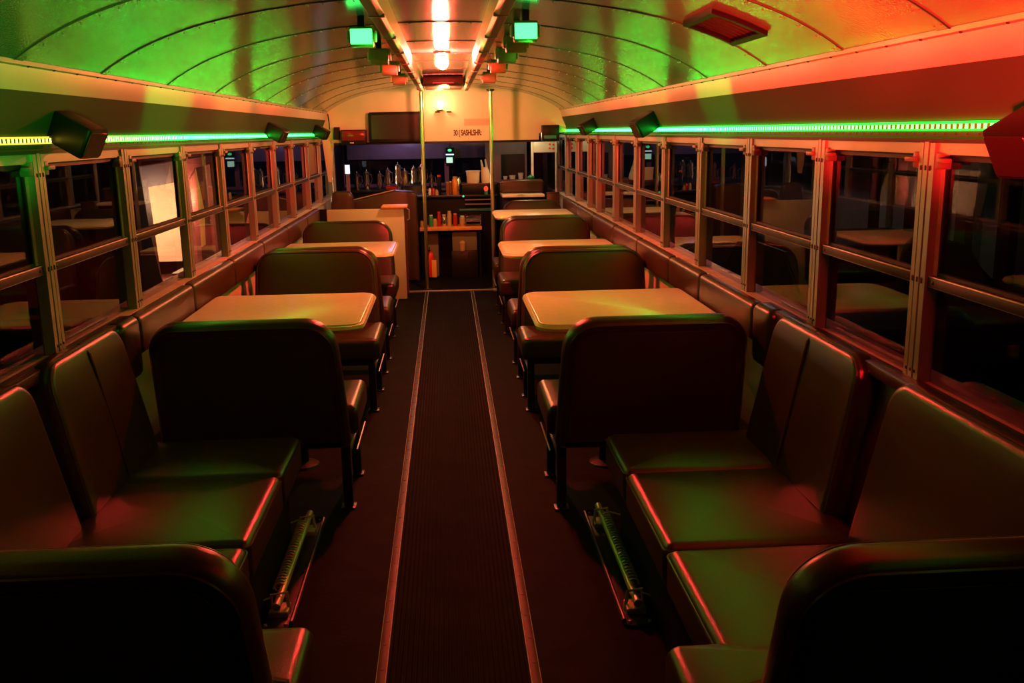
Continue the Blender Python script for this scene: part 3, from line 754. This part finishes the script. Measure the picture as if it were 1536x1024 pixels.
# centre console with shelf
t = thing('bar_console', 'black bar console at the aisle end behind the wood-edged shelf', 'counter', (.05, 9.75, 0))
bm = new(); box(bm, -.30, .50, 9.72, 10.15, 0, .775, .006); obj('body', bm, 'darkpanel', t)
bm = new(); box(bm, -.31, .51, 9.68, 10.16, .775, .80, .004); obj('counter_top', bm, 'blackm', t)
bm = new(); box(bm, .12, .45, 9.70, 9.722, .635, .66, .003); obj('teal_strip', bm, 'teal', t)
bm = new()
for z in (.70, .745): box(bm, .18, .46, 9.665, 9.69, z, z+.012, .002)
obj('drawer_lips', bm, 'purple', t, smooth=0)
t = thing('bar_shelf', 'low wood-edged shelf holding jars before the bar console', 'shelf', (.02, 9.55, 0))
bm = new(); box(bm, -.275, .335, 9.38, 9.675, .475, .508, .004); obj('shelf_board', bm, 'orange', t)
for x in (-.265, .305):
    bm = new(); box(bm, x, x+.02, 9.42, 9.66, 0, .475); obj('support', bm, 'darkpanel', t, smooth=0)
t = thing('equipment_box', 'long black box on the bar console under the white bucket', 'box', (.3, 9.8, .80))
bm = new(); box(bm, .155, .50, 9.72, 9.92, .80, .905, .006); obj('case', bm, 'black', t)
bm = new(); box(bm, .15, .505, 9.715, 9.925, .895, .91, .003); obj('lid', bm, 'maroon', t)

def jar(x, y, z, r, h, m, mc, label, group, cat='jar'):
    t = thing('jar' if cat == 'jar' else cat, label, cat, (x, y, z), group)
    bm = new(); lathe(bm, [(r*.92, 0), (r, .006), (r, h*.78), (r*.7, h*.88), (r*.7, h*.9), (0, h*.9)], x, y, z, n=14); obj('body', bm, m, t)
    bm = new(); lathe(bm, [(r*.75, h*.9), (r*.75, h), (0, h)], x, y, z, n=14); obj('lid', bm, mc, t)
g = 'jars and bottles on the wood-edged shelf'
for (x, r, h, m, mc, lab) in (
    (-.255, .018, .06, 'tan', 'red', 'small jar at the pole end of the wood-edged shelf'),
    (-.165, .024, .115, 'green', 'white', 'green jar with a round white lid on the wood-edged shelf'),
    (-.125, .022, .075, 'tan', 'white', 'short tan jar between the green jar and the red-capped bottle'),
    (-.085, .020, .145, 'redtrans', 'red', 'red-capped bottle on the wood-edged shelf'),
    (-.035, .024, .115, 'chrome', 'pinkpaper', 'shiny jar with a pink lid on the wood-edged shelf'),
    (.018, .022, .15, 'tan', 'tan', 'tall tan bottle in the middle of the wood-edged shelf'),
    (.075, .022, .125, 'redtrans', 'orange', 'tall red tube with an orange cap on the wood-edged shelf'),
    (.145, .028, .10, 'tan', 'white', 'tan tub with a pale lid at the rack end of the wood-edged shelf')):
    jar(x, 9.5, .508, r, h, m, mc, lab, g, 'jar' if h < .12 else 'bottle')
t = thing('utensil_rack', 'low chrome rack of pink-lit trays at the end of the wood-edged shelf', 'rack', (.26, 9.5, .508))
bm = new()
for z in (.56, .60): tube(bm, [(.18, 9.42, z), (.33, 9.42, z), (.33, 9.60, z), (.18, 9.60, z)], .004, 6, closed=True)
for x, y in ((.18, 9.42), (.33, 9.42), (.33, 9.60), (.18, 9.60)): tube(bm, [(x, y, .508), (x, y, .61)], .004, 6)
obj('wire_frame', bm, 'chrome', t)
bm = new(); box(bm, .185, .325, 9.43, 9.59, .565, .575, .002); obj('tray', bm, 'purple', t)
for i, (x, m, lab) in enumerate(((.325, 'redtrans', 'red cup beside the utensil rack'), )):
    pass

g = 'bottles on the bar console'
for (x, y, r, h, m, mc, lab) in (
    (-.075, 9.78, .022, .20, 'darkpanel', 'red', 'dark bottle with a bright red cap on the bar console'),
    (.01, 9.76, .018, .13, 'amber', 'tan', 'slim amber bottle on the bar console, beside the red-capped one'),
    (.04, 9.80, .014, .135, 'amber', 'white', 'thinnest bottle between the two amber bottles'),
    (.085, 9.78, .030, .18, 'orange', 'tan', 'orange bottle on the bar console'),
    (.12, 9.82, .028, .175, 'chrome', 'chrome', 'round shiny bottle behind the orange bottle')):
    jar(x, y, .80, r, h, m, mc, lab, g, 'bottle')
for x, m, lab in ((-.17, 'white', 'small pale shaker on the bar console by the aisle-end pole'), (-.135, 'red', 'small red shaker on the bar console by the aisle-end pole')):
    jar(x, 9.74, .80, .014, .07, m, m, lab, 'small shakers on the bar console', 'shaker')
bm = new(); lathe(bm, [(.016, 0), (.019, .02), (.012, .05), (.0, .06)], -.10, 9.70, .80, n=12); tag(obj('garlic_bulb', bm, 'tan'), 'small tan bulb-shaped piece lying at the console front edge', 'ornament')

t = thing('paper_bucket', 'white round bucket standing on the black equipment box', 'bucket', (.27, 9.8, .91))
bm = new(); lathe(bm, [(.06, 0), (.064, .01), (.070, .118), (.074, .122), (.070, .126), (.062, .12), (0, .119)], .272, 9.8, .91, n=24); obj('body', bm, 'paper', t)
bm = new(); tube(bm, [(.272+.073*math.cos(a), 9.8+.073*math.sin(a), 1.03) for a in [k*2*PI/24 for k in range(24)]], .004, 6, closed=True); obj('rim', bm, 'white', t)
t = thing('paper_cone', 'folded cream paper cone with two tips beside the white bucket', 'paper cone', (.37, 9.72, .91))
bm = new(); R = Matrix.Translation((.412, 9.78, .9115)) @ Matrix.Rotation(math.radians(-9), 4, 'Y')
lathe(bm, [(.055, 0), (.052, .05), (.040, .13), (.026, .155), (0, .16)], n=18, mtx=R); obj('cone', bm, 'paper', t)
bm = new()
for dx in (-.02, .022):
    slab(bm, rounded([(dx-.014, .14), (dx+.014, .14), (dx+.006, .235), (dx-.008, .235)], .005), .012, .003, R @ frame_mtx((0, 0, 0), (1, 0, 0), (0, 0, 1)), seg=2)
obj('tips', bm, 'paper', t)
t = thing('indicator_lamp', 'small red indicator light over a green base beside the aisle-end pole', 'light', (.40, 9.70, .80))
bm = new(); lathe(bm, [(.02, 0), (.02, .03), (.015, .035)], .395, 9.69, .80, n=12); obj('base', bm, 'green', t)
bm = new(); sphere(bm, (.395, 9.69, .858), .022, sz=1.2); obj('lamp', bm, 'glow_tail', t)
t = thing('mint_led', 'tiny mint-green indicator light on the bar console front', 'light', (.175, 9.66, .77))
bm = new(); sphere(bm, (.165, 9.665, .788), .010); obj('lamp', bm, 'glow_green', t); bm = new(); box(bm, .15, .18, 9.67, 9.685, .775, .80, .002); obj('base', bm, 'black', t)

t = thing('fire_extinguisher', 'red fire extinguisher with a yellow tag standing under the shelf by the pole', 'fire extinguisher', (-.17, 9.32, 0))
bm = new(); lathe(bm, [(.042, 0), (.045, .01), (.045, .20), (.03, .235), (.014, .245), (.014, .27), (0, .27)], -.185, 9.34, .03, n=18); obj('cylinder', bm, 'red', t)
bm = new(); box(bm, -.195, -.175, 9.30, 9.37, .295, .315, .003); tube(bm, [(-.185, 9.33, .30), (-.185, 9.28, .325), (-.185, 9.25, .30)], .006, 6); obj('handle', bm, 'chrome', t)
bm = new(); tube(bm, [(-.185, 9.30, .30), (-.23, 9.29, .29), (-.245, 9.29, .22), (-.24, 9.29, .10)], .007, 8); obj('hose', bm, 'black', t)
bm = new(); box(bm, -.168, -.122, 9.285, 9.290, .03, .20, .001); obj('tag', bm, 'yellow', t)
t = thing('white_carton', 'tall pale carton standing behind the fire extinguisher', 'carton', (-.15, 9.6, 0)); bm = new(); box(bm, -.235, -.10, 9.55, 9.665, 0, .43, .004); obj('body', bm, 'carton', t); bm = new(); box(bm, -.24, -.095, 9.545, 9.67, .42, .435, .003); obj('lid', bm, 'tan', t)
t = thing('storage_crate', 'pale greenish storage crate on a dark plinth below the wood-edged shelf', 'crate', (.2, 9.5, .28))
bm = new(); box(bm, .04, .285, 9.46, 9.66, .265, .45, .006); obj('bin', bm, 'carton', t); bm = new(); box(bm, .03, .29, 9.45, 9.67, .0, .265, .002); obj('tray', bm, 'blackm', t)
bm = new(); lathe(bm, [(.03, 0), (.034, .08), (.02, .10), (0, .10)], .14, 9.44, .266, n=14); obj('jar', bm, 'tan', t)
bm = new(); tube(bm, [(.20, 9.445, .25), (.20, 9.445, .20)], .004, 6); obj('pull', bm, 'chrome', t)

# passenger-side end: black window panel, cups, door, low cabinet
t = thing('end_partition', 'violet-grey panel framing a black window beside the service door', 'panel', (.72, 10.0, 0))
bm = new()
for a in ((.42, .585, .80, 1.33), (.585, .84, 1.18, 1.33), (.84, .86, .80, 1.33), (.585, .84, .80, .885)): box(bm, a[0], a[1], 10.28, 10.31, a[2], a[3])
obj('surround', bm, 'purple', t, smooth=0)
bm = new(); box(bm, .585, .84, 10.30, 10.304, .885, 1.18); obj('pane', bm, 'black', t, smooth=0)
bm = new(); box(bm, .42, .86, 10.24, 10.31, 0, .885, .004); obj('lower_body', bm, 'darkpanel', t)
bm = new(); box(bm, .58, .86, 10.18, 10.28, .885, .90, .003); obj('ledge', bm, 'blackm', t)
for x, r, h, lab in ((.625, .022, .05, 'smallest white cup on the ledge before the black window'), (.70, .034, .058, 'wide white cup in the middle of the ledge before the black window'), (.79, .030, .085, 'white cup with a brown rim nearest the service door')):
    t = thing('paper_cup', lab, 'cup', (x, 10.23, .90), 'white cups on the ledge')
    bm = new(); lathe(bm, [(r*.75, 0), (r, h), (r*.93, h), (r*.7, .006), (0, .006)], x, 10.23, .90, n=18); obj('body', bm, 'white', t)
    bm = new(); tube(bm, [(x+r*math.cos(k*PI/10), 10.23+r*math.sin(k*PI/10), .90+h) for k in range(20)], .003, 6, closed=True); obj('rim', bm, 'tan' if h > .08 else 'white', t)

d = struct('door_1', (.95, 9.75, 0))
bm = new(); poly = rounded([(.86, .02), (1.125, .02), (1.125, 1.32), (.86, 1.32)], .02); inn = rounded([(.885, .10), (1.105, .10), (1.105, 1.205), (.885, 1.205)], .04)
for (x0, x1, z0, z1) in ((.86, .885, .02, 1.31), (1.105, 1.125, .02, 1.31), (.885, 1.105, 1.205, 1.31), (.885, 1.105, .02, .45)): box(bm, x0, x1, 9.74, 9.78, z0, z1, .004)
obj('door_frame', bm, 'wall', d)
bm = new(); box(bm, .885, 1.105, 9.758, 9.763, .45, 1.205); obj('pane', bm, 'dglass', d, smooth=0)
bm = new()
for x, z in ((1.05, 1.285), (1.085, 1.28), (1.05, 1.245), (1.085, 1.24)): lathe(bm, [(.010, 0), (.008, .004), (0, .005)], n=10, mtx=Matrix.Translation((x, 9.738, z)) @ Matrix.Rotation(PI/2, 4, 'X'))
obj('bolts', bm, 'red', d)
bm = new(); tube(bm, [(1.115, 9.72, .85), (1.115, 9.72, 1.2)], .007, 8); obj('grab_rail', bm, 'alu', d)

t = thing('end_cabinet', 'dark boxy cabinet with a pale counter by the service door', 'cabinet', (.73, 9.35, 0))
bm = new(); box(bm, .53, .93, 9.20, 9.55, 0, .80, .006); obj('body', bm, 'darkpanel', t)
bm = new(); box(bm, .53, .935, 9.16, 9.56, .80, .825, .004); obj('counter_top', bm, 'laminate', t)
t = thing('padded_box', 'long dark padded box on the pale counter by the service door', 'box', (.72, 9.45, .825))
bm = new(); box(bm, .525, .945, 9.38, 9.52, .826, .955, .02, 3); obj('body', bm, 'vinyl_red', t); bm = new(); box(bm, .52, .95, 9.375, 9.525, .925, .935, .002); obj('lid_seam', bm, 'piping', t)
t = thing('upholstered_divider', 'short dark upholstered panel at the wall end of the last booth', 'panel', (1.0, 9.15, 0))
bm = new(); box(bm, .955, 1.075, 9.15, 9.19, 0, .835, .008); obj('body', bm, 'vinyl_red', t); bm = new(); box(bm, .952, 1.078, 9.147, 9.193, .83, .842, .003); obj('cap', bm, 'piping', t)
t = thing('tied_bag', 'small green bag lying on the padded box', 'bag', (.83, 9.42, .955)); bm = new(); sphere(bm, (.83, 9.44, .972), .035, sz=.6); obj('body', bm, 'green', t); bm = new(); lathe(bm, [(.008, 0), (.012, .015), (0, .016)], .83, 9.44, .988, n=8); obj('knot', bm, 'green', t)

# ------------------------------------------------------------------ outside
bm = new(); box(bm, -30, 30, -5, 40, -.95, -.9); obj('ground', bm, 'ground', kind='structure', smooth=0)
X = -2.6
t = thing('parked_trailer', 'maroon trailer with a lit open doorway outside the half-wall-side windows', 'trailer', (-3.4, 10.3, -.9))
bm = new(); poly = rounded([(8.40, 1.17), (8.56, .55), (8.72, .18), (8.86, -.02), (9.1, -.06), (11.6, -.06), (11.6, 1.20)], [.05, .1, .1, .12, .1, .05, .05])
# shell wall around openings: strips
def quadbox(bm, pts, x0, x1):
    a = [bm.verts.new((x0, y, z)) for y, z in pts]; b = [bm.verts.new((x1, y, z)) for y, z in pts]; n = len(pts)
    bm.faces.new(a); bm.faces.new(b)
    for i in range(n): bm.faces.new((a[i], a[(i+1) % n], b[(i+1) % n], b[i]))
quadbox(bm, [(8.40, 1.17), (8.60, .99), (8.66, .62), (8.73, .18), (8.90, .0), (8.80, .02), (8.70, .20), (8.52, .62)], X, X-.06)
quadbox(bm, [(8.40, 1.17), (11.5, 1.22), (11.5, 1.13), (10.28, 1.10), (9.98, .99), (8.60, .99)], X, X-.06)
quadbox(bm, [(9.96, 1.0), (10.24, 1.1), (10.20, .10), (10.05, .10)], X, X-.06)
quadbox(bm, [(8.73, .18), (8.90, .0), (11.5, .0), (11.5, -.06), (8.86, -.06)], X, X-.06)
quadbox(bm, [(10.86, 1.12), (11.5, 1.14), (11.5, .0), (10.95, .0)], X, X-.06)
obj('door_surround', bm, 'trailer', t, smooth=0)
bm = new(); quadbox(bm, [(8.2, 1.30), (8.40, 1.17), (8.52, .62), (8.70, .20), (8.80, .02), (8.86, -.06), (8.86, -.9), (8.2, -.9)], X+.001, X-.065); quadbox(bm, [(8.86, -.06), (11.5, -.06), (11.5, -.9), (8.86, -.9)], X+.001, X-.065)
obj('outer_wall', bm, 'void', t, smooth=0)
bm = new(); box(bm, X-1.8, X-1.75, 8.3, 11.5, -.1, 1.3); box(bm, X-1.8, X-.06, 8.3, 8.36, -.1, 1.3); box(bm, X-1.8, X-.06, 11.45, 11.5, -.1, 1.3); box(bm, X-1.8, X-.06, 8.3, 11.5, 1.25, 1.3); box(bm, X-1.8, X-.06, 8.3, 11.5, -.06, .0)
obj('box_body', bm, 'trailer', t, smooth=0)
bm = new(); box(bm, X-.85, X-.061, 10.0, 10.03, .16, 1.06); obj('lining_panel', bm, 'trailer_in', t, smooth=0)
bm = new(); quadbox(bm, [(10.30, 1.10), (10.64, 1.10), (10.86, .64), (10.80, .24), (10.24, .22)], X-.10, X-.13); obj('door_leaf', bm, 'trailer_yel', t, smooth=0)
bm = new(); box(bm, X, X+.35, 9.75, 11.2, .02, .05); obj('deck', bm, 'deck', t, smooth=0)
bm = new(); box(bm, X-.16, X-.10, 8.9, 9.6, .05, .06)
for z in (.05, .16): box(bm, X+.02, X+.22, 8.98, 9.40, z, z+.015)
for y in (9.05, 9.32): box(bm, X+.1, X+.125, y, y+.02, -.05, .17)
obj('steps', bm, 'alu', t, smooth=0)
bm = new(); box(bm, X-.03, X-.012, 9.0, 9.6, 1.01, 1.03); obj('lamp_tube', bm, 'tube_warm', t, smooth=0)

t = thing('marker_light', 'small red marker light outside beyond the lit trailer', 'light', (-2.3, 11.9, .5))
bm = new(); lathe(bm, [(.06, 0), (.05, .02), (.012, .14), (0, .15)], -2.3, 11.35, .42, n=12); obj('marker', bm, emit('marker_glow', (1, .12, .05), .5), t)
bm = new(); tube(bm, [(-2.3, 11.35, -.9), (-2.3, 11.35, .42)], .02, 8); obj('post', bm, 'blackm', t)

t = thing('storefront', 'pale low building in the dark outside the service-door-side windows', 'building', (7, 11, -.9))
bm = new(); box(bm, 6.2, 10, 8.5, 20, -.9, 3.2); obj('wall', bm, 'siding', t, smooth=0)
bm = new()
for y in (9.3, 10.1, 11.0, 12.3, 13.4): box(bm, 6.1, 6.2, y-.12, y+.12, -.9, 3.0)
obj('pillars', bm, 'darkpanel', t, smooth=0)
bm = new(); box(bm, 6.12, 6.2, 11.5, 12.15, -.9, .75); box(bm, 6.12, 6.2, 13.0, 13.2, -.9, .9); obj('doors', bm, 'white', t, smooth=0)
bm = new(); box(bm, 5.6, 6.2, 8.5, 20, 1.5, 1.6); obj('awning', bm, 'blackm', t, smooth=0)
def car(x, y, label):
    t = thing('parked_car', label, 'car', (x, y, -.9))
    bm = new(); prof = [(-2.0, -.65), (-2.05, -.15), (-1.9, .0), (-1.1, .08), (-.6, .45), (.7, .45), (1.3, .08), (2.0, -.02), (2.05, -.3), (2.0, -.65)]
    slab(bm, rounded([(a, b) for a, b in prof], .12, 4), 1.6, .12, frame_mtx((x, y, 0), (0, 1, 0), (0, 0, 1)), seg=3); obj('body', bm, 'darkpanel', t)
    for dy in (-1.3, 1.3):
        for dx in (-.72, .72):
            bm = new(); lathe(bm, [(.3, -.1), (.32, -.08), (.32, .08), (.3, .1)], n=20, mtx=Matrix.Translation((x+dx, y+dy, -.58)) @ Matrix.Rotation(PI/2, 4, 'Y')); obj('wheel', bm, 'gasket', t)
    bm = new(); slab(bm, [(-.5, .1), (-.95, .1), (-.55, .4), (.65, .4), (1.1, .1)], 1.62, .01, frame_mtx((x, y, 0), (0, 1, 0), (0, 0, 1)), seg=1); obj('side_windows', bm, 'black', t)
car(3.6, 8.3, 'dark parked car outside the service-door-side windows')

# ------------------------------------------------------------------ light
def light(kind, name, loc, col, e, size=.1, target=None, angle=60, blend=.5, spread=None):
    l = bpy.data.lights.new(name, kind); l.color = col; l.energy = e
    if kind == 'SPOT': l.spot_size = math.radians(angle); l.spot_blend = blend; l.shadow_soft_size = size
    elif kind == 'POINT': l.shadow_soft_size = size
    elif kind == 'AREA': l.size = size
    o = bpy.data.objects.new(name, l); C.objects.link(o); o.location = loc
    if target: o.rotation_euler = (Vector(target)-Vector(loc)).to_track_quat('-Z', 'Y').to_euler()
    return o
RD = (1., .012, .010); GR = (.012, 1., .05); OR = (1., .2, .06)
# unseen spots added behind camera and at rails to colour ceiling and coves
light('SPOT', 'red_flood', (-.35, .25, 1.0), RD, 2300, .05, (1.02, 1.85, 1.67), 25, .9)
light('SPOT', 'red_flood', (-.35, .35, 1.0), RD, 2000, .05, (1.0, 2.75, 1.69), 20, .9)
light('SPOT', 'green_flood', (.35, .35, 1.0), GR, 260, .05, (-1.02, 2.45, 1.67), 22, .9)
light('SPOT', 'green_beam', (-.34, 3.62, 1.70), GR, 100, .03, (1.08, 3.9, 1.60), 22, .5)
light('SPOT', 'green_beam', (-.34, 3.62, 1.70), GR, 90, .03, (1.0, 5.0, 1.66), 20, .5)
light('SPOT', 'red_beam', (-.34, 4.58, 1.70), RD, 170, .03, (1.0, 6.8, 1.66), 32, .5)
light('SPOT', 'green_beam', (.36, 3.47, 1.70), GR, 100, .03, (-1.06, 4.0, 1.61), 26, .5)
light('SPOT', 'green_beam', (.36, 3.47, 1.70), GR, 80, .03, (-.95, 5.0, 1.68), 18, .5)
light('SPOT', 'red_beam', (.36, 4.56, 1.70), RD, 200, .03, (-1.0, 7.0, 1.66), 32, .5)
light('POINT', 'trailer_light', (X-.42, 9.30, .66), (1., .52, .26), 62, .015)
light('POINT', 'trailer_light', (X+.45, 9.75, .95), (1., .50, .32), 13, .015)  # added bare light outside, for the door surround and deck
light('POINT', 'trailer_light', (X+.16, 10.05, .80), (1., .55, .24), 34, .015)  # added bare light outside, for the yellow door leaf
light('POINT', 'header_fill', (0, 8.0, 1.745), (1., .30, .10), 52, .03)  # added orange light to brighten the far tables and bulkhead
light('POINT', 'cab_violet_fill', (-.45, 10.45, 1.42), (.62, .42, .9), 3.6, .08)  # added violet light, tints the cab and the haze panel
light('POINT', 'cab_door_fill', (.80, 9.45, 1.40), (1., .72, .38), 4., .05)  # added warm light without a fixture, brightens the service door frame
light('POINT', 'street_light', (4.5, 14, 3.5), (1., .8, .7), 28, .1)

w = bpy.data.worlds.new('night'); SC.world = w; w.use_nodes = True
w.node_tree.nodes['Background'].inputs['Color'].default_value = (.0022, .0018, .003, 1); w.node_tree.nodes['Background'].inputs['Strength'].default_value = 1

# ------------------------------------------------------------------ camera
cam = bpy.data.cameras.new('camera'); co = bpy.data.objects.new('camera', cam); C.objects.link(co); SC.camera = co
cam.sensor_fit = 'HORIZONTAL'; cam.sensor_width = 36; cam.lens = 1426.3/1536*36; cam.clip_start = .02
yaw, pitch, roll = .0641888, .2176636, -.0162233
f = Vector((math.sin(yaw)*math.cos(pitch), math.cos(yaw)*math.cos(pitch), -math.sin(pitch)))
r = Vector((math.cos(yaw), -math.sin(yaw), 0)); u = r.cross(f)
r2 = math.cos(roll)*r+math.sin(roll)*u; u2 = -math.sin(roll)*r+math.cos(roll)*u
co.matrix_world = Matrix(((r2.x, u2.x, -f.x, .0101), (r2.y, u2.y, -f.y, 0), (r2.z, u2.z, -f.z, 1.42), (0, 0, 0, 1)))

SC.view_settings.view_transform = 'Standard'; SC.view_settings.look = 'None'; SC.view_settings.gamma = 1
SC.view_settings.use_curve_mapping = False; SC.view_settings.exposure = .22
